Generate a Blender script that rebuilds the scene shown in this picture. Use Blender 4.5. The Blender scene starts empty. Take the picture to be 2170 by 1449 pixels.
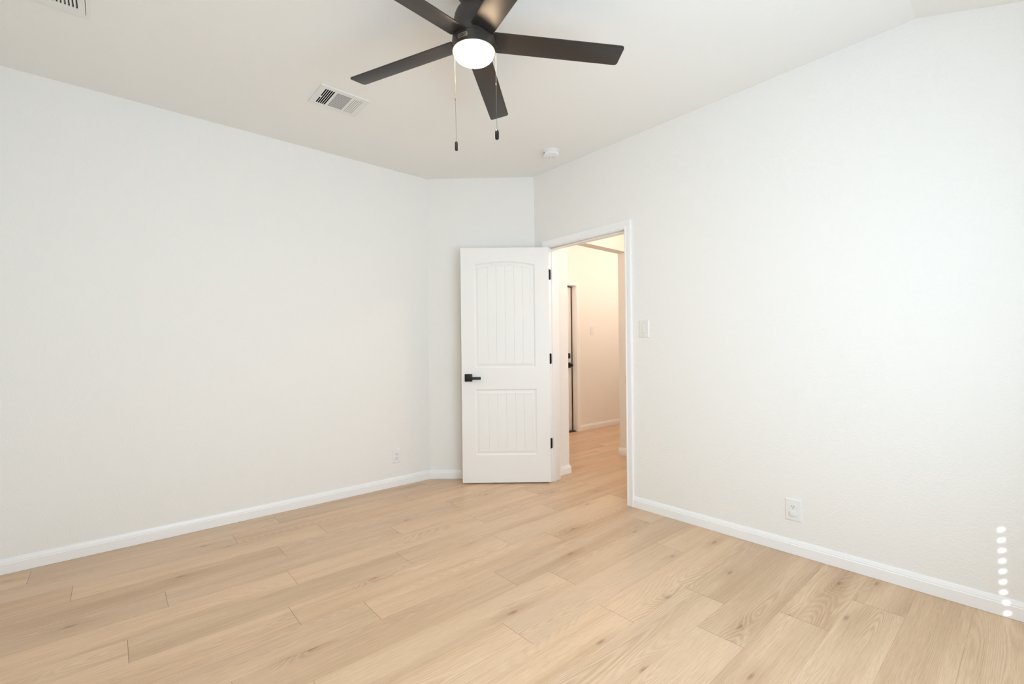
import bpy, bmesh, math, random
from mathutils import Vector, Matrix
from math import sin, cos, pi, radians

SC = bpy.context.scene
COL = SC.collection
rnd = random.Random(7)

# ------------------------------------------------------------------ camera
FPX, YAW, ROLL, HORIZON, EYE = 975.87, radians(48.866), 0.01108, 13.2, 1.187
cd = bpy.data.cameras.new('camera')
cd.sensor_fit = 'HORIZONTAL'
cd.sensor_width = 36.0
cd.lens = 36.0 * FPX / 2170.0
cd.shift_y = HORIZON / 2170.0
cd.clip_start = 0.02
cam = bpy.data.objects.new('camera', cd)
COL.objects.link(cam)
fw = Vector((cos(YAW), sin(YAW), 0))
rt = Vector((sin(YAW), -cos(YAW), 0))
up = Vector((0, 0, 1))
R_ = rt * cos(ROLL) - up * sin(ROLL)
U_ = rt * sin(ROLL) + up * cos(ROLL)
M = Matrix((R_, U_, -fw)).transposed().to_4x4()
M.translation = (0, 0, EYE)
cam.matrix_world = M
SC.camera = cam

# ------------------------------------------------------------------ room numbers (metres)
XR, YL, H = 2.922, 3.682, 2.744          # right wall, left wall, ceiling
XB, YW = -0.57, -0.54                    # back wall, window wall
CL, CR = (2.202, 3.682), (2.922, 3.018)  # chamfered corner
WT = 0.126                               # wall thickness
YC, SLOPE = 0.376, 0.335                 # ceiling crease, fall of the clipped ceiling
J0, J1, JH = 2.046, 2.846, 2.072         # door opening between jambs, head height
YH0, YH1 = 2.934, 3.050                  # hall partition
XO0, XO1, ZO = 3.267, 4.227, 2.215       # opening in the hall partition
YF = 4.298                               # far hall wall
WX0, WX1, WZ0, WZ1 = 0.00, 2.10, 0.55, 2.06   # bedroom window

# ------------------------------------------------------------------ world, sun, daylight, exposure
w = bpy.data.worlds.new('sky')
SC.world = w
w.use_nodes = True
nt = w.node_tree
sky = nt.nodes.new('ShaderNodeTexSky')
sky.sky_type = 'HOSEK_WILKIE'
sky.sun_direction = (-0.6, -0.62, 0.55)
nt.links.new(sky.outputs[0], nt.nodes['Background'].inputs[0])
nt.nodes['Background'].inputs[1].default_value = 1.0

SUN_DIR = Vector((0.972, 0.71, -0.652)).normalized()
sd = bpy.data.lights.new('sun', 'SUN')
sd.energy = 12.0
sd.angle = radians(0.7)
sd.color = (1.0, 0.97, 0.92)
sun = bpy.data.objects.new('sun', sd)
COL.objects.link(sun)
sun.rotation_euler = SUN_DIR.to_track_quat('-Z', 'Y').to_euler()
sun.location = (-2, -5, 5)

def area(name, loc, direction, sx, sy, power, color, spread=180):
    d = bpy.data.lights.new(name, 'AREA')
    d.shape = 'RECTANGLE'
    d.size, d.size_y = sx, sy
    d.energy = power
    d.color = color
    d.spread = radians(spread)
    o = bpy.data.objects.new(name, d)
    COL.objects.link(o)
    o.location = loc
    o.rotation_euler = Vector(direction).to_track_quat('-Z', 'Y').to_euler()
    return o

area('window_daylight', ((WX0 + WX1) / 2 - 0.06, YW + 0.045, (WZ0 + WZ1) / 2), (0, 1, 0.06),
     WX1 - WX0 - 0.18, WZ1 - WZ0 - 0.10, 57, (0.662, 0.842, 1.0))

SC.view_settings.view_transform = 'Standard'
SC.view_settings.look = 'None'
SC.view_settings.exposure = 0.0
SC.view_settings.gamma = 1.0
SC.view_settings.use_curve_mapping = False
SC.cycles.max_bounces = 11
SC.cycles.diffuse_bounces = 9
SC.cycles.glossy_bounces = 4
SC.cycles.sample_clamp_indirect = 6.0
SC.cycles.caustics_reflective = False
SC.cycles.caustics_refractive = False

# ------------------------------------------------------------------ materials
def srgb(r, g, b):
    f = lambda c: c / 12.92 if c <= 0.04045 else ((c + 0.055) / 1.055) ** 2.4
    return (f(r / 255), f(g / 255), f(b / 255), 1)

def mat(name, color, rough=0.5, metal=0.0, spec=0.5):
    m = bpy.data.materials.new(name)
    m.use_nodes = True
    b = m.node_tree.nodes['Principled BSDF']
    b.inputs['Base Color'].default_value = color
    b.inputs['Roughness'].default_value = rough
    b.inputs['Metallic'].default_value = metal
    b.inputs['Specular IOR Level'].default_value = spec
    return m

def add_bump(m, scale, strength, dist, detail=3, rough=0.55, stretch=None):
    n = m.node_tree
    tc = n.nodes.new('ShaderNodeNewGeometry')
    src = tc.outputs['Position']
    if stretch:
        vm = n.nodes.new('ShaderNodeVectorMath')
        vm.operation = 'MULTIPLY'
        vm.inputs[1].default_value = stretch
        n.links.new(src, vm.inputs[0])
        src = vm.outputs[0]
    t = n.nodes.new('ShaderNodeTexNoise')
    t.inputs['Scale'].default_value = scale
    t.inputs['Detail'].default_value = detail
    t.inputs['Roughness'].default_value = rough
    b = n.nodes.new('ShaderNodeBump')
    b.inputs['Strength'].default_value = strength
    b.inputs['Distance'].default_value = dist
    n.links.new(src, t.inputs['Vector'])
    n.links.new(t.outputs[0], b.inputs['Height'])
    n.links.new(b.outputs[0], n.nodes['Principled BSDF'].inputs['Normal'])
    return m

WALL = add_bump(mat('wall_paint', (0.85, 0.843, 0.822, 1), 0.62, spec=0.25), 110, 0.6, 0.0034)
CEIL = add_bump(mat('ceiling_paint', (0.85, 0.843, 0.822, 1), 0.75, spec=0.2), 95, 0.25, 0.002)
TRIM = mat('trim_paint', (0.89, 0.895, 0.90, 1), 0.32, spec=0.45)
DOORP = add_bump(mat('door_paint', (0.86, 0.86, 0.85, 1), 0.36, spec=0.45), 60, 0.06, 0.001, stretch=(1, 1, 0.12))
PLASTIC = mat('white_plastic', (0.82, 0.83, 0.83, 1), 0.3, spec=0.5)
PLASTIC2 = mat('switch_plastic', (0.80, 0.79, 0.76, 1), 0.3, spec=0.5)
BLACK = mat('black_hardware', (0.008, 0.007, 0.006, 1), 0.42, spec=0.4)
BRONZE = mat('bronze_hinge', (0.016, 0.007, 0.004, 1), 0.6, spec=0.25)
DARK = mat('dark_void', (0.012, 0.011, 0.010, 1), 0.9, spec=0.1)
VENTW = mat('vent_enamel', (0.78, 0.78, 0.76, 1), 0.4, spec=0.4)
CHAIN = mat('bead_chain', (0.16, 0.145, 0.13, 1), 0.45, metal=0.6)
STEEL = mat('brushed_steel', (0.6, 0.58, 0.55, 1), 0.35, metal=1.0)
FANB = mat('fan_blade_finish', (0.026, 0.021, 0.018, 1), 0.40, spec=0.5)
add_bump(FANB, 420, 0.10, 0.0006, detail=2)
FANM = mat('fan_housing_finish', (0.050, 0.041, 0.034, 1), 0.45, metal=0.25, spec=0.5)
add_bump(FANM, 700, 0.12, 0.0005, detail=2)
BADGE = mat('badge_metal', (0.62, 0.52, 0.42, 1), 0.35, metal=0.8)
GASKET = mat('door_gasket', (0.05, 0.025, 0.015, 1), 0.8)
BLIND = mat('blind_slat', (0.75, 0.75, 0.74, 1), 0.5)

def emission(name, color, strength):
    m = bpy.data.materials.new(name)
    m.use_nodes = True
    n = m.node_tree
    n.nodes.remove(n.nodes['Principled BSDF'])
    e = n.nodes.new('ShaderNodeEmission')
    e.inputs[0].default_value = color
    e.inputs[1].default_value = strength
    n.links.new(e.outputs[0], n.nodes['Material Output'].inputs[0])
    return m
GLOW = emission('frosted_lamp_glass', (1.0, 0.74, 0.48, 1), 95.0)

def pane_material():
    m = bpy.data.materials.new('window_glass')
    m.use_nodes = True
    n = m.node_tree
    n.nodes.remove(n.nodes['Principled BSDF'])
    t = n.nodes.new('ShaderNodeBsdfTransparent')
    g = n.nodes.new('ShaderNodeBsdfGlossy')
    g.inputs['Roughness'].default_value = 0.02
    x = n.nodes.new('ShaderNodeMixShader')
    x.inputs[0].default_value = 0.07
    n.links.new(t.outputs[0], x.inputs[1])
    n.links.new(g.outputs[0], x.inputs[2])
    n.links.new(x.outputs[0], n.nodes['Material Output'].inputs[0])
    return m
GLASS = pane_material()

def wood_material():
    m = bpy.data.materials.new('oak_plank')
    m.use_nodes = True
    n = m.node_tree
    L = n.links.new
    bs = n.nodes['Principled BSDF']
    uvn = n.nodes.new('ShaderNodeUVMap')
    uvn.uv_map = 'grain'
    sep = n.nodes.new('ShaderNodeSeparateXYZ')
    L(uvn.outputs[0], sep.inputs[0])
    U, V = sep.outputs[0], sep.outputs[1]

    def val(s):
        return s
    def math_(op, a, b=None, c=None, clamp=False):
        x = n.nodes.new('ShaderNodeMath')
        x.operation = op
        x.use_clamp = clamp
        for i, s in enumerate((a, b, c)):
            if s is None:
                continue
            if isinstance(s, (int, float)):
                x.inputs[i].default_value = s
            else:
                L(s, x.inputs[i])
        return x.outputs[0]
    def vec(u, v, su, sv, z=0.0):
        c = n.nodes.new('ShaderNodeCombineXYZ')
        L(math_('MULTIPLY', u, su), c.inputs[0])
        L(math_('MULTIPLY', v, sv), c.inputs[1])
        c.inputs[2].default_value = z
        return c.outputs[0]
    def noise(v, scale=1.0, detail=2.0, rough=0.5):
        t = n.nodes.new('ShaderNodeTexNoise')
        t.inputs['Scale'].default_value = scale
        t.inputs['Detail'].default_value = detail
        t.inputs['Roughness'].default_value = rough
        L(v, t.inputs['Vector'])
        return t.outputs[0]
    def ramp(f, stops):
        r = n.nodes.new('ShaderNodeValToRGB')
        e = r.color_ramp.elements
        while len(e) < len(stops):
            e.new(0.5)
        for i, (p, c) in enumerate(stops):
            e[i].position = p
            e[i].color = c if isinstance(c, tuple) else (c, c, c, 1)
        L(f, r.inputs[0])
        return r.outputs[0]
    def mix(f, a, b, mode='MIX'):
        x = n.nodes.new('ShaderNodeMix')
        x.data_type = 'RGBA'
        x.blend_type = mode
        for i, s in ((0, f), (6, a), (7, b)):
            if isinstance(s, (int, float)):
                x.inputs[i].default_value = s
            elif isinstance(s, tuple):
                x.inputs[i].default_value = s
            else:
                L(s, x.inputs[i])
        return x.outputs[2]

    # sparse knots: one cell about 0.8 m long and 0.19 m wide
    vor = n.nodes.new('ShaderNodeTexVoronoi')
    vor.voronoi_dimensions = '2D'
    vor.inputs['Scale'].default_value = 1.0
    wob = noise(vec(U, V, 22, 60), 1, 3)
    v_w = math_('ADD', V, math_('MULTIPLY', math_('SUBTRACT', wob, 0.5), 0.014))
    L(vec(U, v_w, 1.7, 5.4), vor.inputs['Vector'])
    kd = vor.outputs['Distance']
    sepc = n.nodes.new('ShaderNodeSeparateColor')
    L(vor.outputs['Color'], sepc.inputs[0])
    keep = math_('GREATER_THAN', sepc.outputs[0], 0.62)
    halo = math_('MULTIPLY', ramp(kd, [(0.0, 1.0), (0.28, 0.0)]), keep)
    core = math_('MULTIPLY', ramp(kd, [(0.0, 1.0), (0.022, 0.75), (0.06, 0.0)]), keep)
    # contour lines of a stretched field make the cathedral grain
    w1 = noise(vec(U, V, 2.6, 16), 1, 2)
    v2 = math_('ADD', V, math_('MULTIPLY', math_('SUBTRACT', w1, 0.5), 0.014))
    field = noise(vec(U, v2, 0.55, 6.0), 1, 0.5, 0.35)
    field = math_('ADD', field, math_('MULTIPLY', halo, 0.06))
    rings = math_('SINE', math_('MULTIPLY', field, 380))
    rings = math_('MULTIPLY_ADD', rings, 0.5, 0.5)
    rings_l = math_('POWER', math_('SUBTRACT', 1.0, rings), 4.0)
    rings = math_('POWER', rings, 2.5)
    # where the rings are strong
    patch = ramp(noise(vec(U, V, 1.1, 7), 1, 1), [(0.44, 0.06), (0.66, 1.0)])
    rings = math_('MULTIPLY', rings, patch)
    rings_l = math_('MULTIPLY', rings_l, patch)
    fib = noise(vec(U, V, 9, 330), 1, 3, 0.6)
    fib2 = noise(vec(U, V, 1.5, 85), 1, 3, 0.65)
    broad = noise(vec(U, V, 0.8, 9), 1, 2, 0.5)
    att = n.nodes.new('ShaderNodeAttribute')
    att.attribute_name = 'tone'
    sepa = n.nodes.new('ShaderNodeSeparateColor')
    L(att.outputs['Color'], sepa.inputs[0])
    light = WOOD_LIGHT
    dark = WOOD_DARK
    f = math_('MULTIPLY', math_('SUBTRACT', broad, 0.36), 1.7)
    f = math_('ADD', f, math_('MULTIPLY', math_('SUBTRACT', fib2, 0.5), 0.95))
    f = math_('ADD', f, math_('MULTIPLY', math_('SUBTRACT', sepa.outputs[0], 0.5), 0.46))
    f = math_('ADD', f, math_('MULTIPLY', halo, 0.42))
    base = mix(math_('MAXIMUM', math_('MINIMUM', f, 1.0), 0.0), light, dark)
    base = mix(math_('MULTIPLY', math_('SUBTRACT', sepa.outputs[1], 0.0), 0.35), base, WOOD_GREY)
    base = mix(math_('MULTIPLY', rings, 0.28), base, WOOD_RING)
    base = mix(math_('MULTIPLY', rings_l, 0.24), base, WOOD_PALE)
    fl = ramp(fib, [(0.30, 0.86), (0.52, 1.0), (0.70, 1.07)])
    base = mix(1.0, base, fl, 'MULTIPLY')
    pore = ramp(noise(vec(U, V, 26, 640), 1, 2, 0.5), [(0.30, 1.0), (0.40, 0.0)])
    base = mix(math_('MULTIPLY', pore, 0.30), base, WOOD_RING)
    base = mix(math_('MULTIPLY', core, 0.5), base, WOOD_KNOT)
    L(base, bs.inputs['Base Color'])
    rg = math_('MULTIPLY_ADD', fib2, 0.12, 0.25)
    L(rg, bs.inputs['Roughness'])
    bs.inputs['Specular IOR Level'].default_value = 0.38
    bp = n.nodes.new('ShaderNodeBump')
    bp.inputs['Strength'].default_value = 0.12
    bp.inputs['Distance'].default_value = 0.0008
    L(fib, bp.inputs['Height'])
    L(bp.outputs[0], bs.inputs['Normal'])
    return m
WOOD_LIGHT = srgb(220, 190, 157)
WOOD_DARK = srgb(182, 148, 114)
WOOD_GREY = srgb(190, 169, 146)
WOOD_PALE = srgb(232, 212, 186)
WOOD_RING = srgb(166, 130, 98)
WOOD_KNOT = srgb(112, 80, 56)
OAK = wood_material()
SEAM = mat('plank_seam', srgb(96, 74, 55), 0.8)

# ------------------------------------------------------------------ mesh helpers
class MB:
    def __init__(s):
        s.v, s.f = [], []
    def pts(s, ps):
        i = len(s.v)
        s.v += [tuple(p) for p in ps]
        return list(range(i, i + len(ps)))
    def face(s, ps):
        s.f.append(s.pts(ps))
    def box(s, a, b):
        (x0, y0, z0), (x1, y1, z1) = [tuple(min(p, q) for p, q in zip(a, b)), tuple(max(p, q) for p, q in zip(a, b))]
        i = s.pts([(x0, y0, z0), (x1, y0, z0), (x1, y1, z0), (x0, y1, z0),
                   (x0, y0, z1), (x1, y0, z1), (x1, y1, z1), (x0, y1, z1)])
        for q in ((3, 2, 1, 0), (4, 5, 6, 7), (0, 1, 5, 4), (1, 2, 6, 5), (2, 3, 7, 6), (3, 0, 4, 7)):
            s.f.append([i[k] for k in q])
        return s
    def prism(s, poly, z0, z1):
        n = len(poly)
        g = lambda z, k: (z(*poly[k]) if callable(z) else z)
        b = s.pts([(poly[k][0], poly[k][1], g(z0, k)) for k in range(n)])
        t = s.pts([(poly[k][0], poly[k][1], g(z1, k)) for k in range(n)])
        s.f.append(b[::-1])
        s.f.append(t)
        for k in range(n):
            s.f.append([b[k], b[(k + 1) % n], t[(k + 1) % n], t[k]])
        return s
    def loops(s, rings, closed=True, cap=True):
        idx = [s.pts(r) for r in rings]
        n = len(rings[0])
        for a, b in zip(idx[:-1], idx[1:]):
            for k in range(n if closed else n - 1):
                s.f.append([a[k], a[(k + 1) % n], b[(k + 1) % n], b[k]])
        if cap:
            s.f.append(idx[0][::-1])
            s.f.append(idx[-1])
        return s
    def lathe(s, prof, n=48, c=(0, 0)):
        rings = []
        for r, z in prof:
            rings.append([(c[0] + r * cos(2 * pi * k / n), c[1] + r * sin(2 * pi * k / n), z) for k in range(n)])
        return s.loops(rings)
    def build(s, name, m, parent=None, smooth=False, bevel=0.0, loc=None, rot=None, angle=40, seg=2):
        me = bpy.data.meshes.new(name)
        me.from_pydata(s.v, [], s.f)
        bm = bmesh.new()
        bm.from_mesh(me)
        bmesh.ops.remove_doubles(bm, verts=bm.verts, dist=1e-5)
        bmesh.ops.recalc_face_normals(bm, faces=bm.faces)
        if bevel:
            ed = [e for e in bm.edges if len(e.link_faces) == 2 and e.calc_face_angle(0) > radians(35)]
            bmesh.ops.bevel(bm, geom=ed, offset=bevel, segments=seg, affect='EDGES', profile=0.5, clamp_overlap=True)
        bm.to_mesh(me)
        bm.free()
        me.materials.append(m)
        if smooth or bevel:
            for p in me.polygons:
                p.use_smooth = True
            me.set_sharp_from_angle(angle=radians(angle))
        o = bpy.data.objects.new(name, me)
        COL.objects.link(o)
        if parent:
            o.parent = parent
        if loc:
            o.location = loc
        if rot is not None:
            o.rotation_euler = (0, 0, rot)
        return o

def tag(o, label=None, cat=None, group=None, kind=None):
    if label:
        o['label'] = label
    if cat:
        o['category'] = cat
    if group:
        o['group'] = group
    if kind:
        o['kind'] = kind
    return o
def struct(o, label=None, cat=None):
    return tag(o, label, cat, kind='structure')
def empty(name, loc, rot=0.0):
    o = bpy.data.objects.new(name, None)
    o.empty_display_size = 0.05
    COL.objects.link(o)
    o.location = loc
    o.rotation_euler = (0, 0, rot)
    return o

# ------------------------------------------------------------------ floor: real planks 190.5 mm wide, 1.207 m long
def build_floor():
    PW, PL, G, GB = 0.1905, 1.207, 0.00018, 0.0006
    joints = {0: 0.54, 1: 2.59, 2: 2.238, 3: 1.867, 4: 2.12, 5: 1.69, 6: 1.268, 7: 1.747, 8: 1.526, 9: 0.891,
              10: 0.614, 11: 0.045, 12: 0.71, 13: 0.196, 14: 0.758, 15: -0.152, 16: 0.585, 17: -0.333}
    y_base = 0.2005
    x_lo, x_hi, y_lo, y_hi = -0.60, 6.6, -0.60, 4.45
    vs, fs, uvs, tones = [], [], [], []
    k = int(math.floor((y_lo - y_base) / PW))
    while y_base + k * PW < y_hi:
        ya, yb = y_base + k * PW, y_base + (k + 1) * PW
        j = joints.get(k, rnd.uniform(0, PL))
        x = j - math.ceil((j - x_lo) / PL) * PL
        while x < x_hi:
            xa, xb = max(x, x_lo), min(x + PL, x_hi)
            if xb - xa > 0.01:
                i = len(vs)
                q = [(xa + GB, ya + G), (xb - GB, ya + G), (xb - GB, yb - G), (xa + GB, yb - G)]
                vs += [(p[0], p[1], 0.0) for p in q]
                fs.append([i, i + 1, i + 2, i + 3])
                ou, ov = rnd.uniform(0, 60), rnd.uniform(0, 40)
                uvs.append([(p[0] - x + ou, p[1] - ya + ov) for p in q])
                tones.append((rnd.random(), rnd.random() ** 2, rnd.random(), 1))
            x += PL
        k += 1
    # the dark tongue below the seams
    nb = len(fs)
    i = len(vs)
    vs += [(x_lo, y_lo, -0.0012), (x_hi, y_lo, -0.0012), (x_hi, y_hi, -0.0012), (x_lo, y_hi, -0.0012)]
    fs.append([i, i + 1, i + 2, i + 3])
    vs += [(x_lo, y_lo, -0.06), (x_hi, y_lo, -0.06), (x_hi, y_hi, -0.06), (x_lo, y_hi, -0.06)]
    fs.append([i + 7, i + 6, i + 5, i + 4])
    for a, b in ((0, 1), (1, 2), (2, 3), (3, 0)):
        fs.append([i + a, i + 4 + a, i + 4 + b, i + b])
    me = bpy.data.meshes.new('floor')
    me.from_pydata(vs, [], fs)
    me.uv_layers.new(name='grain')
    me.color_attributes.new('tone', 'FLOAT_COLOR', 'CORNER')
    uv, ca = me.uv_layers['grain'], me.color_attributes['tone']
    for p in me.polygons:
        for c, li in enumerate(p.loop_indices):
            if p.index < nb:
                uv.data[li].uv = uvs[p.index][c]
                ca.data[li].color = tones[p.index]
    me.materials.append(OAK)
    me.materials.append(SEAM)
    for p in me.polygons:
        p.material_index = 0 if p.index < nb else 1
    o = bpy.data.objects.new('floor', me)
    COL.objects.link(o)
    struct(o, 'light oak plank floor running through bedroom and hall', 'floor')
build_floor()

# ------------------------------------------------------------------ ceiling and walls
def ceil_z(x, y):
    return H if y >= YC - 1e-6 else H - (YC - y) * SLOPE
m = MB()
m.prism([(XB - .12, YC), (XR + .06, YC), (XR + .06, CR[1] + .08), (CL[0] + .06, YL + .06), (XB - .12, YL + .06)], H, H + .12)
m.prism([(XB - .12, YW - .16), (XR + .06, YW - .16), (XR + .06, YC), (XB - .12, YC)], ceil_z, H + .12)
struct(m.build('ceiling', CEIL), 'off-white ceiling folding down past a crease at upper right', 'ceiling')

m = MB().box((XB - .12, YL, 0), (CL[0] + .05, YL + .12, H))
struct(m.build('wall_left', WALL), 'plain off-white wall filling the left side', 'wall')
m = MB().prism([CL, CR, (CR[0] + .1, CR[1] + .10), (CL[0] + .06, CL[1] + .12)], 0, H)
struct(m.build('wall_corner', WALL), 'narrow angled off-white wall behind the open panelled door', 'wall')
m = MB()
RO0, RO1, ROH = J0 - .019, J1 + .019, JH + .019
m.box((XR, YW - .16, 0), (XR + WT, RO0, H))
m.box((XR, RO1, 0), (XR + WT, CR[1] + .03, H))
m.box((XR, RO0, ROH), (XR + WT, RO1, H))
struct(m.build('wall_right', WALL), 'textured off-white wall at right around the doorway', 'wall')
m = MB()
m.box((XB - .12, YW - .16, 0), (WX0, YW, H))
m.box((WX1, YW - .16, 0), (XR + .02, YW, H))
m.box((WX0, YW - .16, 0), (WX1, YW, WZ0))
m.box((WX0, YW - .16, WZ1), (WX1, YW, H))
struct(m.build('wall_window', WALL), 'off-white window wall behind the camera', 'wall')
m = MB().box((XB - .12, YW - .16, 0), (XB, YL + .05, H))
struct(m.build('wall_back', WALL), 'off-white wall behind the camera to the left', 'wall')

# hall beyond the doorway
m = MB()
m.box((XR + WT - .01, YH0, 0), (XO0, YH1, H))
m.box((XO0, YH0, ZO), (XO1, YH1, H))
m.box((XO1, YH0, 0), (6.6, YH1, H))
struct(m.build('wall_partition', WALL), 'hall partition with a plain drywall opening beyond the doorway', 'wall')
FDX0, FDX1, FDH = 4.04, 4.957, 2.052
m = MB()
m.box((3.02, YF, 0), (FDX0 - .012, YF + .14, H))
m.box((FDX1 + .012, YF, 0), (6.6, YF + .14, H))
m.box((FDX0 - .012, YF, FDH + .012), (FDX1 + .012, YF + .14, H))
struct(m.build('wall_far', WALL), 'warm-lit far hall wall beside the entry door', 'wall')
m = MB()
m.box((3.02, YH1 + .06, 0), (3.10, YF + .02, H))
struct(m.build('wall_hall_left', WALL), 'end wall of the hall', 'wall')
m = MB()
m.box((6.5, YH1, 0), (6.6, YF + .02, H))
struct(m.build('wall_hall_right', WALL), 'right end wall of the hall', 'wall')
m = MB()
m.box((XR + WT - .01, 1.55, 0), (4.5, 1.65, H))
m.box((4.40, 1.6, 0), (4.5, YH0 + .02, H))
struct(m.build('wall_vestibule', WALL), 'vestibule walls just outside the bedroom doorway', 'wall')
m = MB().prism([(XR + .05, 1.55), (6.6, 1.55), (6.6, YF + .14), (XR + .05, YF + .14)], H, H + .1)
struct(m.build('ceiling_hall', CEIL), 'hall ceiling beyond the doorway', 'ceiling')

# ------------------------------------------------------------------ trim
def sweep(path, prof, closed_ends=True):
    """prof: (offset into room, z). The room lies on the right of the walking direction. One mesh per segment."""
    P = [Vector(p) for p in path]
    n = len(P)
    nrm = []
    for a, b in zip(P[:-1], P[1:]):
        d = (b - a).normalized()
        nrm.append(Vector((d.y, -d.x)))
    def off(k):
        if k == 0:
            return nrm[0]
        if k == n - 1:
            return nrm[-1]
        b = (nrm[k - 1] + nrm[k]).normalized()
        return b / max(0.2, b.dot(nrm[k]))
    out = []
    for k in range(n - 1):
        mb = MB()
        rings = []
        for e in (k, k + 1):
            o = off(e)
            rings.append([(P[e].x + o.x * t, P[e].y + o.y * t, z) for t, z in prof])
        mb.loops(rings)
        out.append(mb)
    return out
BASE = [(-.004, .001), (.0135, .001), (.0135, .054), (.0105, .0575), (.0105, .063), (.0075, .069), (.006, .077), (.0035, .081), (-.004, .081)]
def baseboard(path, names, labels):
    for mb, nme, lb in zip(sweep(path, BASE), names, labels):
        struct(mb.build(nme, TRIM, smooth=True, angle=25), lb, 'baseboard')
CW = .056
baseboard([(XB, YL), CL, CR, (XR, J1 + .005 + CW)], ['baseboard_left', 'baseboard_corner', 'baseboard_right_corner'],
          ['long white baseboard along the left wall', 'short white baseboard behind the open door', 'white baseboard sliver hidden beside the hinge casing'])
baseboard([(XR, J0 - .005 - CW), (XR, YW), (XB, YW), (XB, YL)], ['baseboard_right', 'baseboard_window', 'baseboard_back'],
          ['white baseboard along the right wall below the outlet', 'white baseboard under the window', 'white baseboard on the back wall'])
baseboard([(XR + WT + .017, YH0), (XO0, YH0), (XO0, YH1)], ['baseboard_hall_left', 'baseboard_hall_return'],
          ['white hall baseboard seen just past the door hinges', 'return of the hall baseboard at the opening'])
baseboard([(6.5, YH1), (XO1, YH1), (XO1, YH0), (4.4, YH0)], ['baseboard_hall_right', 'baseboard_opening', 'baseboard_hall_stub'],
          ['white baseboard on the hall side of the partition', 'short white baseboard on the right jamb of the hall opening', 'white baseboard on the vestibule partition'])
baseboard([(FDX1 + CW, YF), (6.5, YF)], ['baseboard_far'], ['white baseboard under the hall switch on the far wall'])

CAS = [(0, 0), (0, .010), (.004, .012), (.010, .0125), (.014, .0105), (.030, .0125), (.040, .0165), (.052, .0175), (CW, .016), (CW, 0)]
def casing(a0, a1, zt, place):
    """three mitred legs around an opening from a0 to a1 (a0 > a1 or not), head at zt; place(a, t, z) gives a point."""
    mb = MB()
    s0 = 1 if a0 > a1 else -1
    rings = []
    rings.append([place(a0 + s0 * wv, t, 0.001) for wv, t in CAS])
    rings.append([place(a0 + s0 * wv, t, zt + wv) for wv, t in CAS])
    rings.append([place(a1 - s0 * wv, t, zt + wv) for wv, t in CAS])
    rings.append([place(a1 - s0 * wv, t, 0.001) for wv, t in CAS])
    mb.loops(rings)
    return mb
RV = .005
t1 = casing(J1 + RV, J0 - RV, JH + RV, lambda a, t, z: (XR - t, a, z)).build('trim_1', TRIM, smooth=True, angle=18)
struct(t1, 'white moulded casing around the bedroom doorway', 'door casing')
m = MB()     # jamb lining with door stops
m.box((XR, J0 - .018, .001), (XR + WT, J0, JH))
m.box((XR, J1, .001), (XR + WT, J1 + .018, JH))
m.box((XR, J0 - .018, JH), (XR + WT, J1 + .018, JH + .018))
o = m.build('jamb', TRIM, parent=t1, bevel=.001)
m = MB()
m.box((XR + .035, J0, .001), (XR + .072, J0 + .010, JH))
m.box((XR + .035, J1 - .010, .001), (XR + .072, J1, JH))
m.box((XR + .035, J0, JH - .010), (XR + .072, J1, JH))
m.build('door_stop', TRIM, parent=t1, bevel=.0015)
m = casing(J1 + RV, J0 - RV, JH + RV, lambda a, t, z: (XR + WT + t, a, z))
m.build('hall_casing', TRIM, parent=t1, smooth=True, angle=18)
m = MB()
m.box((XR + .002, J0, .915), (XR + .034, J0 + .0016, .972))
m.box((XR - .003, J0 - .002, .915), (XR + .004, J0 + .0028, .972))
tag(m.build('strike_plate', STEEL, parent=t1), 'small metal strike plate')

t2 = casing(FDX0 - RV, FDX1 + RV, FDH + RV, lambda a, t, z: (a, YF - t, z)).build('trim_2', TRIM, smooth=True, angle=18)
struct(t2, 'white casing around the entry door in the hall', 'door casing')
m = MB()
m.box((FDX0 - .012, YF, .001), (FDX0, YF + .13, FDH))
m.box((FDX1, YF, .001), (FDX1 + .012, YF + .13, FDH))
m.box((FDX0 - .012, YF, FDH), (FDX1 + .012, YF + .13, FDH + .012))
m.build('jamb', TRIM, parent=t2, bevel=.001)
m = MB()
m.box((FDX1 - .014, YF + .072, .012), (FDX1, YF + .125, FDH))
m.box((FDX0, YF + .072, FDH - .012), (FDX1, YF + .125, FDH))
m.build('weatherstrip', GASKET, parent=t2)
m = MB().box((FDX0, YF + .02, .0005), (FDX1, YF + .13, .012))
m.build('threshold', GASKET, parent=t2, bevel=.003)

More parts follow.
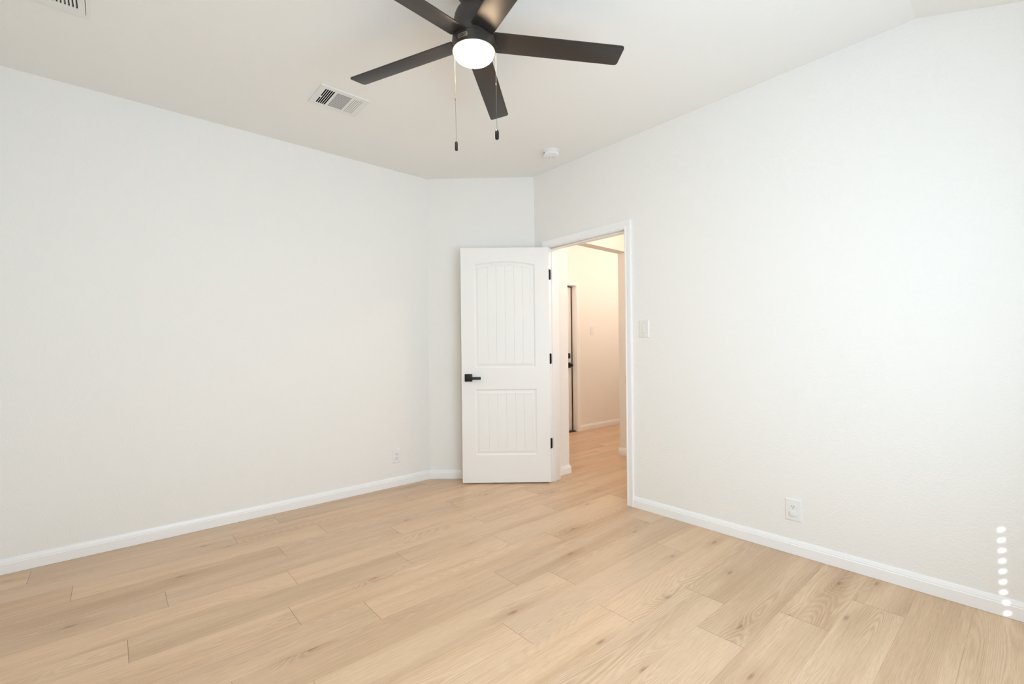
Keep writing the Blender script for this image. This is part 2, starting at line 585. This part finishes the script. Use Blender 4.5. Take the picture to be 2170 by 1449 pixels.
# ------------------------------------------------------------------ panelled bedroom door, swung open
DW, DH, DT = 0.772, 2.056, 0.035
def panel_face(mb, y0, sg):
    """one moulded face of the door on plane y = y0, recesses going towards +sg*y; local x across, z up"""
    P1 = dict(x0=.117, x1=.650, z0=1.006, zt=1.907, rise=.032)
    P2 = dict(x0=.117, x1=.656, z0=.241, zt=.818, rise=0.0)
    gro = [.232, .309, .387, .466, .542]
    fr = [0.0, .06]
    gw = .0035
    base0, base1 = .160, .610
    for g in gro:
        for d in (-gw, 0, gw):
            fr.append((g + d - base0) / (base1 - base0))
    fr += [.94, 1.0]
    fr = sorted(fr)
    isg = {}
    for g in gro:
        isg[round((g - base0) / (base1 - base0), 5)] = True
    def loop(P, d, dep):
        x0, x1 = P['x0'] + d, P['x1'] - d
        xm, hw = (P['x0'] + P['x1']) / 2, (P['x1'] - P['x0']) / 2
        bot, top = [], []
        for f in fr:
            x = x0 + (x1 - x0) * f
            z1 = P['zt'] - d + P['rise'] * (1 - min(1, abs((x - xm) / hw)) ** 2)
            bot.append((x, y0 + sg * dep, P['z0'] + d))
            top.append((x, y0 + sg * dep, z1))
        return bot, top
    for P in (P1, P2):
        L = [(0, 0), (.003, .0015), (.011, .0085), (.014, .009), (.036, .0035), (.041, .003), (.0425, .0048)]
        prev = None
        for d, dep in L:
            cur = loop(P, d, dep)
            if prev:
                n = len(fr)
                for k in range(n - 1):
                    mb.face([prev[0][k], prev[0][k + 1], cur[0][k + 1], cur[0][k]])
                    mb.face([prev[1][k + 1], prev[1][k], cur[1][k], cur[1][k + 1]])
                mb.face([prev[0][0], cur[0][0], cur[1][0], prev[1][0]])
                mb.face([prev[0][-1], prev[1][-1], cur[1][-1], cur[0][-1]])
            prev = cur
        b, t = prev
        b = [(p[0], p[1] + (sg * .0032 if isg.get(round(f, 5)) else 0), p[2]) for p, f in zip(b, fr)]
        t = [(p[0], p[1] + (sg * .0032 if isg.get(round(f, 5)) else 0), p[2]) for p, f in zip(t, fr)]
        for k in range(len(fr) - 1):
            mb.face([b[k], b[k + 1], t[k + 1], t[k]])
    # flat stiles and rails around the panels
    def flat(poly):
        mb.face([(x, y0, z) for x, z in poly])
    flat([(0, 0), (P1['x0'], 0), (P1['x0'], DH), (0, DH)])
    b1, t1_ = loop(P1, 0, 0)
    b2, t2_ = loop(P2, 0, 0)
    flat([(P1['x0'], 0), (DW, 0), (DW, P2['z0']), (P2['x1'], P2['z0'])] + [(p[0], p[2]) for p in b2[::-1]])
    flat([(P2['x1'], P2['z0']), (DW, P2['z0']), (DW, P2['zt']), (P2['x1'], P2['zt'])])
    flat([(p[0], p[2]) for p in t2_] + [(DW, P2['zt']), (DW, P1['z0'])] + [(p[0], p[2]) for p in b1[::-1]])
    flat([(P1['x1'], P1['z0']), (DW, P1['z0']), (DW, P1['zt']), (P1['x1'], P1['zt'])])
    flat([(p[0], p[2]) for p in t1_] + [(DW, P1['zt']), (DW, DH), (P1['x0'], DH)])
m = MB()
panel_face(m, 0.0, 1)
panel_face(m, DT, -1)
m.face([(0, 0, 0), (0, 0, DH), (0, DT, DH), (0, DT, 0)])
m.face([(DW, 0, 0), (DW, DT, 0), (DW, DT, DH), (DW, 0, DH)])
m.face([(0, 0, 0), (0, DT, 0), (DW, DT, 0), (DW, 0, 0)])
m.face([(0, 0, DH), (DW, 0, DH), (DW, DT, DH), (0, DT, DH)])
DROT = radians(-41.0)
door = m.build('door_1', DOORP, loc=(2.319, 3.329, 0.012), rot=DROT, smooth=True, angle=8)
struct(door, 'open white two-panel door with arched plank panel and black lever', 'door')
def lever_set(parent, side, x0=.027, x1=.170, flip=False):
    """square rosette and flat lever; side -1 front (y<0) or +1 back"""
    yb = 0.0 if side < 0 else DT
    q = MB().box((x0, yb, .887), (x0 + .066, yb + side * .009, .953)).build('door_handle', BLACK, parent=parent, bevel=.0015)
    tag(q, 'black square-plate lever handle')
    l = MB()
    l.box((x0 + .021, yb + side * .008, .906), (x0 + .045, yb + side * .046, .930))
    l.box((x0 + .014, yb + side * .034, .905), (x1, yb + side * .047, .929))
    l.build('lever', BLACK, parent=q, bevel=.0015)
lever_set(door, -1)
lever_set(door, 1)
for zc in (1.823, 1.079, .331):
    h = MB()
    ring = []
    r = .007
    pl = [(0.001, zc - .0455)]
    for a in range(-90, 1, 15):
        pl.append((.026 - r + r * cos(radians(a)), zc - .0455 + r + r * sin(radians(a))))
    for a in range(0, 91, 15):
        pl.append((.026 - r + r * cos(radians(a)), zc + .0455 - r + r * sin(radians(a))))
    pl.append((0.001, zc + .0455))
    h.loops([[(DW - .0005, y, z) for y, z in pl], [(DW + .0018, y, z) for y, z in pl]])
    hb = h.build('hinge', BRONZE, parent=door)
    tag(hb, 'dark bronze hinge')
    k = MB()
    n = 14
    for i in range(5):
        za, zb = zc - .0455 + i * .0182 + .0004, zc - .0455 + (i + 1) * .0182 - .0004
        k.loops([[(DW + .004 + .006 * cos(2 * pi * a / n), DT + .004 + .006 * sin(2 * pi * a / n), z) for a in range(n)] for z in (za, zb)])
    k.build('knuckle', BRONZE, parent=hb, smooth=True)
    # the other leaf lies on the jamb face; built in room coordinates and brought into the door's frame
    j = MB()
    inv = (Matrix.Translation((2.319, 3.329, 0.012)) @ Matrix.Rotation(DROT, 4, 'Z')).inverted()
    x0_, x1_, r, zw = XR - .006, XR + .0275, .009, zc + .012
    pj = [(x0_, zw - .0455)]
    for a in range(-90, 1, 15):
        pj.append((x1_ - r + r * cos(radians(a)), zw - .0455 + r + r * sin(radians(a))))
    for a in range(0, 91, 15):
        pj.append((x1_ - r + r * cos(radians(a)), zw + .0455 - r + r * sin(radians(a))))
    pj.append((x0_, zw + .0455))
    j.loops([[tuple(inv @ Vector((x_, y_, z_))) for x_, z_ in pj] for y_ in (J1 - .0018, J1 + .0002)])
    j.build('jamb_leaf', BRONZE, parent=hb)
m = MB().box((-.0012, .006, .894), (.001, DT - .006, .950))
m.box((-.010, .012, .914), (0, DT - .012, .930))
tag(m.build('latch', STEEL, parent=door, bevel=.001), 'metal latch plate')

# ------------------------------------------------------------------ entry door in the hall
m = MB()
EW, EH, ET = FDX1 - FDX0 - .016, FDH - .024, .044
m.box((0, 0, 0), (EW, ET, EH))
entry = m.build('door_2', DOORP, loc=(FDX0 + .001, YF + .078, .014), bevel=.002)
struct(entry, 'white entry door at the end of the hall, only its lock edge in view', 'door')
m = MB()
for z0, z1 in ((.22, .86), (1.12, 1.88)):
    for x0, x1 in ((.12, .42), (.48, .78)):
        m.box((x0, -.004, z0), (x1, .002, z1))
m.build('raised_panel', DOORP, parent=entry, bevel=.004)
def square_plate(parent, name, zc, size, lab):
    q = MB().box((EW - .103, -.010, zc - size / 2), (EW - .103 + size, 0, zc + size / 2)).build(name, BLACK, parent=parent, bevel=.002)
    tag(q, lab)
    return q
q = square_plate(entry, 'deadbolt', 1.057, .072, 'black square deadbolt')
MB().box((EW - .078, -.022, 1.045), (EW - .066, -.009, 1.069)).build('thumb_turn', BLACK, parent=q, bevel=.002)
q = square_plate(entry, 'door_knob_plate', .925, .076, 'black square knob plate')
k = MB()
k.lathe([(.0, 0), (.012, 0), (.012, .03), (.022, .036), (.026, .046), (.024, .056), (.014, .062), (0.0005, .063)], 24)
ko = k.build('knob', BLACK, parent=q, smooth=True)
ko.location = (EW - .062, -.009, .925)
ko.rotation_euler = (pi / 2, 0, 0)

# ------------------------------------------------------------------ bedroom window behind the camera
m = MB()
fwid = .045
y0, y1 = YW - .125, YW - .085
m.box((WX0, y0, WZ0), (WX0 + fwid, y1, WZ1))
m.box((WX1 - fwid, y0, WZ0), (WX1, y1, WZ1))
m.box((WX0, y0, WZ0), (WX1, y1, WZ0 + fwid))
m.box((WX0, y0, WZ1 - fwid), (WX1, y1, WZ1))
xm = (WX0 + WX1) / 2
win = m.build('window_1', TRIM, bevel=.002)
struct(win, 'white window with blinds behind the camera', 'window')
m = MB().box((WX0 + fwid, YW - .108, WZ0 + fwid), (WX1 - fwid, YW - .104, WZ1 - fwid))
m.build('pane', GLASS, parent=win)
# closed two-inch blind; the lowest nine slats leave their cord holes open to the sun
m = MB()
HX = 1.950
YB = YW - .060
def slat(mb, xa, xb, zc):
    # tilted, almost closed, slightly overlapping
    mb.loops([[(x, YB - .008, zc - .030), (x, YB - .0065, zc - .030), (x, YB + .0095, zc + .026), (x, YB + .008, zc + .026)] for x in (xa, xb)])
z = WZ0 + .02
zs = []
zc = 0.660 - .046 * 2
while zc < WZ1 - .02:
    zs.append(zc)
    zc += .046
for i, zc in enumerate(zs):
    hole = 2 <= i <= 10
    xa, xb = WX0 + .002, WX1 - .002
    if not hole:
        slat(m, xa, xb, zc)
        continue
    hx = HX + .004 - (i - 2) * .0012
    hw, hz = .0098, .0060
    slat(m, xa, hx - hw, zc)
    slat(m, hx + hw, xb, zc)
    def part(za, zb):
        f = lambda zz: YB - .008 + .016 * (zz + .030) / .056
        m.loops([[(x, f(za), zc + za), (x, f(za) + .0015, zc + za), (x, f(zb) + .0015, zc + zb), (x, f(zb), zc + zb)] for x in (hx - hw, hx + hw)])
    part(-.030, -hz)
    part(hz, .026)
m.box((WX0 + .002, YB - .02, WZ1 - .045), (WX1 - .002, YB + .025, WZ1))
m.box((WX0 + .002, YB - .012, WZ0), (WX1 - .002, YB + .014, WZ0 + .022))
m.build('blind', BLIND, parent=win)

# ------------------------------------------------------------------ ceiling fan
FX, FY = 1.174, 1.569
fan = empty('ceiling_fan', (FX, FY, H))
tag(fan, 'dark bronze five-blade ceiling fan with a glowing light and two pull chains', 'ceiling fan')
z = lambda a: a - H
m = MB().lathe([(.0005, z(2.744)), (.086, z(2.744)), (.085, z(2.728)), (.078, z(2.700)), (.064, z(2.676)), (.050, z(2.666)), (.0005, z(2.664))], 56)
m.build('canopy', FANM, parent=fan, smooth=True)
m = MB().lathe([(.0005, z(2.668)), (.028, z(2.668)), (.028, z(2.640)), (.046, z(2.634)), (.060, z(2.626)), (.071, z(2.613)), (.0785, z(2.597)), (.084, z(2.574)), (.088, z(2.545)), (.0895, z(2.520)),
                (.0900, z(2.4905)), (.0885, z(2.4895)), (.0885, z(2.4875)), (.0005, z(2.487))], 64)
m.build('motor_housing', FANM, parent=fan, smooth=True, angle=30)
m = MB().lathe([(.0005, z(2.487)), (.0885, z(2.487)), (.0910, z(2.486)), (.0920, z(2.4845)), (.0920, z(2.4425)), (.0908, z(2.4405)), (.0865, z(2.4405)), (.0860, z(2.446)), (.0005, z(2.446))], 64)
kit = m.build('light_kit', FANM, parent=fan, smooth=True, angle=30)
prof = [(.0005, z(2.447)), (.0845, z(2.447)), (.0845, z(2.438))]
for a in range(0, 91, 9):
    prof.append((.0845 * cos(radians(a)) ** .55 if a < 90 else .0005, z(2.438) - .030 * sin(radians(a))))
m = MB().lathe(prof, 64)
tag(m.build('lamp_shade', GLOW, parent=fan, smooth=True, angle=60), 'glowing frosted glass bowl')

# blades
BZ, BR0, BR1, BW, BT = z(2.494), .080, .660, .0515, .0055
def blade_outline():
    p = []
    r = .014
    def arc(cx, cy, a0, a1, rr):
        for k in range(7):
            a = radians(a0 + (a1 - a0) * k / 6)
            p.append((cx + rr * cos(a), cy + rr * sin(a)))
    wt, wr = BW, BW - .0015
    arc(BR1 - r, wt - r, 90, 0, r)
    arc(BR1 - r, -wt + r, 0, -90, r)
    p.append((BR0 + .006, -wr))
    p.append((BR0 + .003, -wr + .002))
    p.append((BR0 + .003, -wr + .008))
    p.append((BR0, -wr + .008))
    p.append((BR0, wr - .008))
    p.append((BR0 + .003, wr - .008))
    p.append((BR0 + .003, wr - .002))
    p.append((BR0 + .006, wr))
    return p
def blade_mesh():
    mb = MB()
    o_ = blade_outline()
    mb.loops([[(x, y, -BT / 2) for x, y in o_], [(x, y, BT / 2) for x, y in o_]])
    return mb
first = None
for k in range(5):
    th = -0.544 + k * 2 * pi / 5
    if first is None:
        first = blade_mesh().build('blade', FANB, parent=fan, bevel=.0012, angle=35)
        b = first
    else:
        b = first.copy()
        COL.objects.link(b)
        b.parent = fan
    b.location = (0, 0, BZ)
    b.rotation_euler = (Matrix.Rotation(th, 3, 'Z') @ Matrix.Rotation(-0.205, 3, 'X')).to_euler()

# badge on the light kit
toward = math.atan2(-fw.y, -fw.x)           # direction from the fan axis to the camera
BANG = toward - math.radians(26)
def wrap(px, pz, r):
    a = BANG + px / r
    return (r * cos(a), r * sin(a), z(2.4635) + pz)
badge = MB()
fr_o = [(-.0205, -.0085), (.0205, -.0085), (.0235, 0), (.0205, .0085), (-.0205, .0085), (-.0235, 0)]
def dens(poly, n=6):
    out = []
    for a, b in zip(poly, poly[1:] + poly[:1]):
        for k in range(n):
            out.append((a[0] + (b[0] - a[0]) * k / n, a[1] + (b[1] - a[1]) * k / n))
    return out
fo = dens(fr_o)
fi = [(x * .90, y * .78) for x, y in fo]
badge.loops([[wrap(x, y, .0919) for x, y in fo], [wrap(x, y, .0930) for x, y in fo], [wrap(x, y, .0930) for x, y in fi], [wrap(x, y, .0919) for x, y in fi]], cap=False)
bo = badge.build('badge', BADGE, parent=kit)
tag(bo, 'small metal maker plate on the light kit')
tc = bpy.data.curves.new('lettering', 'FONT')
tc.body = 'HUNTER'
tc.size = .0122
tc.align_x = 'CENTER'
tc.align_y = 'CENTER'
tc.extrude = .0004
to = bpy.data.objects.new('lettering', tc)
COL.objects.link(to)
dg = bpy.context.evaluated_depsgraph_get()
me = bpy.data.meshes.new_from_object(to.evaluated_get(dg))
bpy.data.objects.remove(to)
me.name = 'lettering'
for v in me.vertices:
    v.co = Vector(wrap(v.co.x * .82, v.co.y * .92, .0922 + v.co.z))
me.materials.clear()
me.materials.append(BADGE)
lo = bpy.data.objects.new('lettering', me)
COL.objects.link(lo)
lo.parent = bo

# pull chains
def chain(side, depth, ztop, zconn, zfob, zend, rf, drift):
    x0 = rt.x * side + fw.x * depth
    y0_ = rt.y * side + fw.y * depth
    mb = MB()
    L_ = ztop - zend
    def at(zz):
        t = (ztop - zz) / L_
        return x0 + rt.x * drift * t, y0_ + rt.y * drift * t
    zz = ztop
    nb, rb = 6, .0012
    while zz > zfob:
        cx, cy = at(zz)
        rings = []
        for a in (-80, -30, 30, 80):
            rr = rb * cos(radians(a))
            rings.append([(cx + rr * cos(2 * pi * j / nb), cy + rr * sin(2 * pi * j / nb), z(zz) + rb * sin(radians(a))) for j in range(nb)])
        mb.loops(rings)
        zz -= .0036
    cx, cy = at((ztop + zfob) / 2)
    # thin core wire
    a, b = at(ztop), at(zfob)
    mb.loops([[(p[0] + .0005 * cos(2 * pi * j / 5), p[1] + .0005 * sin(2 * pi * j / 5), z(q)) for j in range(5)] for p, q in ((a, ztop), (b, zfob))])
    c = mb.build('pull_chain', CHAIN, parent=fan, smooth=True)
    cx, cy = at(zconn)
    MB().lathe([(.0003, z(zconn) - .006), (.0022, z(zconn) - .005), (.0026, z(zconn)), (.0022, z(zconn) + .005), (.0003, z(zconn) + .006)], 12, (cx, cy)).build('chain_connector', CHAIN, parent=c, smooth=True)
    cx, cy = at((zfob + zend) / 2)
    zt, zb = z(zfob), z(zend)
    if rf > .007:
        pf = [(.0005, zt + .001), (.004, zt), (.0068, zt - .003), (rf, zt - .010), (rf, zb + .008), (rf * .85, zb + .002), (.004, zb), (.0005, zb)]
    else:
        pf = [(.0005, zt + .001), (.004, zt), (rf, zt - .006), (rf, zb + .001), (rf - .001, zb), (.0005, zb)]
    tag(MB().lathe(pf, 20, (cx, cy)).build('pull_fob', BLACK, parent=c, smooth=True), 'black pull fob')
chain(-.0835, .018, 2.444, 2.256, 2.074, 2.036, .0063, .003)
chain(.0935, -.004, 2.470, 2.305, 2.112, 2.071, .0085, .001)
m = MB()
m.box((rt.x * .088 - .004, rt.y * .088 - .004, z(2.466)), (rt.x * .096 + .004, rt.y * .096 + .004, z(2.474)))
m.build('chain_socket', FANM, parent=kit, bevel=.002)

# ------------------------------------------------------------------ ceiling vents
def plate_with_holes(mb, x0, x1, y0, y1, holes, zb, zt):
    """flat plate (local z, hanging below zt) pierced by axis-aligned holes"""
    xs = sorted({x0, x1, *[h[0] for h in holes], *[h[1] for h in holes]})
    ys = sorted({y0, y1, *[h[2] for h in holes], *[h[3] for h in holes]})
    for xa, xb in zip(xs[:-1], xs[1:]):
        for ya, yb in zip(ys[:-1], ys[1:]):
            cx, cy = (xa + xb) / 2, (ya + yb) / 2
            if any(h[0] < cx < h[1] and h[2] < cy < h[3] for h in holes):
                continue
            mb.box((xa, ya, zb), (xb, yb, zt))
def louver(mb, along, a0, a1, c, width, tilt, zc, th=.0008):
    """thin tilted blade running along x or y"""
    dx = width / 2 * cos(tilt)
    dz = width / 2 * sin(tilt)
    for s in (0,):
        prof = [(c - dx, zc - dz), (c + dx, zc + dz), (c + dx, zc + dz + th), (c - dx, zc - dz + th)]
        if along == 'y':
            mb.loops([[(p[0], a, p[1]) for p in prof] for a in (a0, a1)])
        else:
            mb.loops([[(a, p[0], p[1]) for p in prof] for a in (a0, a1)])

reg = empty('ceiling_vent', (1.0935, 2.866, H))
tag(reg, 'white three-way air register with slatted zones on ceiling near fan', 'air vent', 'ceiling vents')
hx_, hy_ = .1490, .1235
zl, zm, zr = (-.116, -.057, -.093, .091), (-.044, .044, -.091, .091), (.060, .118, -.092, .092)
slots = []
for i in range(5):
    x0 = zl[0] + .001 + i * .0118
    slots.append((x0, x0 + .0086, zl[2], zl[3]))
for i in range(15):
    y0 = zm[2] + .003 + i * .0119
    slots.append((zm[0], zm[1], y0, y0 + .0080))
for i in range(5):
    x0 = zr[0] + .002 + i * .0116
    slots.append((x0, x0 + .0034, zr[2], zr[3]))
m = MB()
plate_with_holes(m, -hx_ + .003, hx_ - .003, -hy_ + .003, hy_ - .003, slots, -.0065, -.0052)
for s in (-1, 1):          # turned-up rim
    m.box((s * hx_, -hy_, -.0066), (s * (hx_ - .003), hy_, .0002))
    m.box((-hx_ + .003, s * hy_, -.0066), (hx_ - .003, s * (hy_ - .003), .0002))
m.build('frame', VENTW, parent=reg)
m = MB()
for i in range(5):
    louver(m, 'y', zl[2], zl[3], zl[0] + .0008 + i * .0116, .006, radians(80), -.0030)
m.box((zl[0] - .004, .004, -.0085), (zl[0] + .010, .014, -.004))      # damper lever
m.build('louver_bank', VENTW, parent=reg)
m = MB()
for i in range(15):
    louver(m, 'x', zm[0], zm[1], zm[2] + .0100 + i * .0119, .0020, radians(60), -.0032)
m.build('louver_bank', VENTW, parent=reg)
m = MB()
for i in range(5):
    louver(m, 'y', zr[2], zr[3], zr[0] + .0060 + i * .0116, .0095, radians(-12), -.0030)
m.build('louver_bank', VENTW, parent=reg)
for s in (-1, 1):
    MB().lathe([(.0003, -.0078), (.0025, -.0074), (.0030, -.0064)], 12, (s * .134, 0)).build('screw', STEEL, parent=reg)
m = MB().box((-.122, -.097, -.0025), (.122, .097, -.0006))
m.build('duct_opening', DARK, parent=reg)

ret = empty('ceiling_vent', (-.241, 2.694, H))
tag(ret, 'white return-air grille cut off by the top left edge of the photo', 'air vent', 'ceiling vents')
m = MB()
slots = []
x = .180 - .034
while x > -.150:
    slots.append((x - .0062, x, -.150, .140))
    x -= .0130
slots.append((.1705, .1725, -.172, .170))
plate_with_holes(m, -.1785, .1785, -.1875, .1875, slots, -.012, -.007)
for s in (-1, 1):
    m.box((s * .181, -.190, -.0121), (s * .1785, .190, .0002))
    m.box((-.1785, s * .190, -.0121), (.1785, s * .1875, .0002))
m.build('frame', VENTW, parent=ret)
m = MB()
for sl in slots[:-1]:
    louver(m, 'y', sl[2], sl[3], sl[0] - .0005, .009, radians(50), -.0068)
m.build('louver_bank', VENTW, parent=ret)
m = MB().box((-.174, -.180, -.0025), (.174, .180, -.0006))
m.build('duct_opening', DARK, parent=ret)

# ------------------------------------------------------------------ smoke detector
sm = empty('smoke_detector', (2.645, 2.533, H), toward)
tag(sm, 'round white smoke detector on ceiling above the doorway', 'smoke detector')
MB().lathe([(.0005, 0), (.0655, 0), (.0670, -.003), (.0655, -.008), (.0625, -.0095), (.0005, -.0095)], 48).build('mounting_base', PLASTIC, parent=sm, smooth=True, angle=30)
cov = MB().lathe([(.0005, -.0095), (.0580, -.0095), (.0615, -.012), (.0620, -.016), (.0600, -.0165), (.0600, -.018), (.0620, -.0185), (.0615, -.034), (.0585, -.0385), (.052, -.0405), (.0005, -.0415)], 48).build('cover', PLASTIC, parent=sm, smooth=True, angle=28)
for a in (-100, -65, 128, 150, 172):
    ca, sa = cos(radians(a)), sin(radians(a))
    MB().box((.0605 * ca - .004, .0605 * sa - .004, -.028), (.0605 * ca + .004, .0605 * sa + .004, -.022)).build('sensor_slot', DARK, parent=cov)
for (x, y) in ((-.020, -.012), (-.022, .016), (-.030, .026)):
    MB().lathe([(.0003, -.0421), (.0028, -.0420), (.0030, -.0405)], 12, (x, y)).build('sounder_hole', DARK, parent=cov)
MB().lathe([(.0003, -.0432), (.009, -.0430), (.010, -.0412)], 24, (.018, 0)).build('test_button', PLASTIC, parent=cov, smooth=True)

# ------------------------------------------------------------------ outlets and switches: local x right, -y to the room, z up
def cover_plate(parent, w_, h_, mtl, opening):
    """bevelled wall plate around a rectangular opening (half sizes)"""
    ow, oh = opening
    mb = MB()
    def rect(a, b, y):
        return [(-a, y, -b), (a, y, -b), (a, y, b), (-a, y, b)]
    mb.loops([rect(w_ / 2, h_ / 2, .000), rect(w_ / 2, h_ / 2, -.0022), rect(w_ / 2 - .0045, h_ / 2 - .0045, -.0060),
              rect(ow, oh, -.0064), rect(ow, oh, -.0005)], cap=False)
    return mb.build('cover_plate', mtl, parent=parent)
def receptacle_face(parent, zc, mtl):
    n = 40
    pts = []
    for k in range(n):
        a = 2 * pi * k / n
        x_, z_ = .0172 * cos(a), .0172 * sin(a)
        z_ = max(-.0138, min(.0138, z_))
        pts.append((x_, zc + z_))
    mb = MB().loops([[(x_, -.0055, z_) for x_, z_ in pts], [(x_, -.0082, z_) for x_, z_ in pts], [(x_ * .95, -.0088, zc + (z_ - zc) * .95) for x_, z_ in pts]])
    r_ = mb.build('receptacle', mtl, parent=parent)
    s_ = MB()
    s_.box((-.0072, -.0091, zc - .001), (-.0052, -.0086, zc + .0075))
    s_.box((.0052, -.0091, zc - .0002), (.0070, -.0086, zc + .0070))
    s_.lathe([(.0003, 0), (.0026, 0), (.0026, .0004), (.0003, .0004)], 14, (0, 0))
    o_ = s_.build('contact_slot', DARK, parent=r_)
    # turn the round earth hole (built flat on z=0) up to the face
    for v in o_.data.vertices:
        if abs(v.co.z) < .0006 and abs(v.co.x) < .003 and abs(v.co.y) < .003:
            v.co = Vector((v.co.x, -.0087 - v.co.z, zc - .0075 + v.co.y))
    return r_
def outlet(name, loc, rot, w_, h_, cap, label):
    o_ = empty(name, loc, rot)
    tag(o_, label, 'outlet', 'wall outlets')
    cover_plate(o_, w_, h_, PLASTIC, (.0176, .0345))
    mb = MB().box((-.0176, -.0056, -.0345), (.0176, -.0003, .0345))
    mb.build('device_body', PLASTIC, parent=o_)
    for zc in (.0195, -.0195):
        receptacle_face(o_, zc, PLASTIC)
    sc = MB().lathe([(.0003, 0), (.0028, 0), (.0024, .0012), (.0003, .0014)], 14)
    s_ = sc.build('screw', PLASTIC2, parent=o_)
    s_.location = (0, -.0056, 0)
    s_.rotation_euler = (pi / 2, 0, 0)
    return o_
outlet('wall_outlet', (XR, .9265, .2505), -pi / 2, .083, .124, True, 'white wall outlet with a safety cap, low on the right wall')
outlet('wall_outlet', (1.870, YL, .2645), 0, .078, .121, False, 'plain white wall outlet low on the left wall near the door')
# safety cap plugged into the lower socket of the right outlet
n = 40
def cap_ring(sx, sz, y):
    out = []
    for k in range(n):
        a = 2 * pi * k / n
        out.append((sx * abs(cos(a)) ** .75 * (1 if cos(a) >= 0 else -1), y, sz * abs(sin(a)) ** .75 * (1 if sin(a) >= 0 else -1)))
    return out
cp = MB().loops([cap_ring(.0190, .0150, -.0090), cap_ring(.0195, .0155, -.0105), cap_ring(.0190, .0150, -.0130), cap_ring(.0165, .0125, -.0142), cap_ring(.006, .004, -.0146)])
co = cp.build('outlet_cap', PLASTIC, loc=(XR, .9265, .2505 - .0195), rot=-pi / 2, smooth=True, angle=50)
tag(co, 'white plastic safety cap plugged into lower socket on right wall', 'outlet cap')

def rocker_switch(name, loc, rot, w_, h_, label, rw=.0165, rh=.0335):
    o_ = empty(name, loc, rot)
    tag(o_, label, 'light switch', 'wall switches')
    cover_plate(o_, w_, h_, PLASTIC2, (rw, rh))
    mb = MB()
    mb.box((-rw, -.0045, -rh), (rw, -.0003, rh))
    mb.build('device_body', PLASTIC2, parent=o_)
    # rocker: lower half pressed out
    pr = [(-.0045, -rh + .001), (-.0105, -rh + .0012), (-.0072, 0), (-.0062, rh - .001), (-.0045, rh - .001)]
    mb = MB().loops([[(s * (rw - .0012), y_, z_) for y_, z_ in pr] for s in (-1, 1)])
    mb.build('rocker', PLASTIC2, parent=o_, bevel=.0006)
    for zz in (.048, -.048):
        sc = MB().lathe([(.0003, 0), (.0024, 0), (.0020, .0010), (.0003, .0012)], 12)
        s_ = sc.build('screw', STEEL, parent=o_)
        s_.location = (0, -.0060, zz)
        s_.rotation_euler = (pi / 2, 0, 0)
    return o_
rocker_switch('light_switch', (XR, 1.8845, 1.317), -pi / 2, .083, .126, 'white rocker light switch right of the bedroom doorway')
rocker_switch('light_switch', (5.311, YF, 1.425), 0, .078, .122, 'white switch plate on the far hall wall seen through the doorway')

# ------------------------------------------------------------------ hall lights out of view: recessed cans plus an added fill
def hall_lamp_or_fill(x, y, zz, power, color, rad=.05):
    d = bpy.data.lights.new('hall_lamp_or_fill', 'POINT')
    d.energy = power
    d.color = color
    d.shadow_soft_size = rad
    o_ = bpy.data.objects.new('hall_lamp_or_fill', d)
    COL.objects.link(o_)
    o_.location = (x, y, zz)
hall_lamp_or_fill(5.85, 3.22, 2.34, 14, (1.0, 0.80, 0.66))
hall_lamp_or_fill(4.55, 3.30, 2.34, 10.5, (1.0, 0.79, 0.65))  # added unseen fill, evens the light along the far hall wall
hall_lamp_or_fill(3.60, 1.98, 2.30, 13.5, (1.0, 0.78, 0.62))
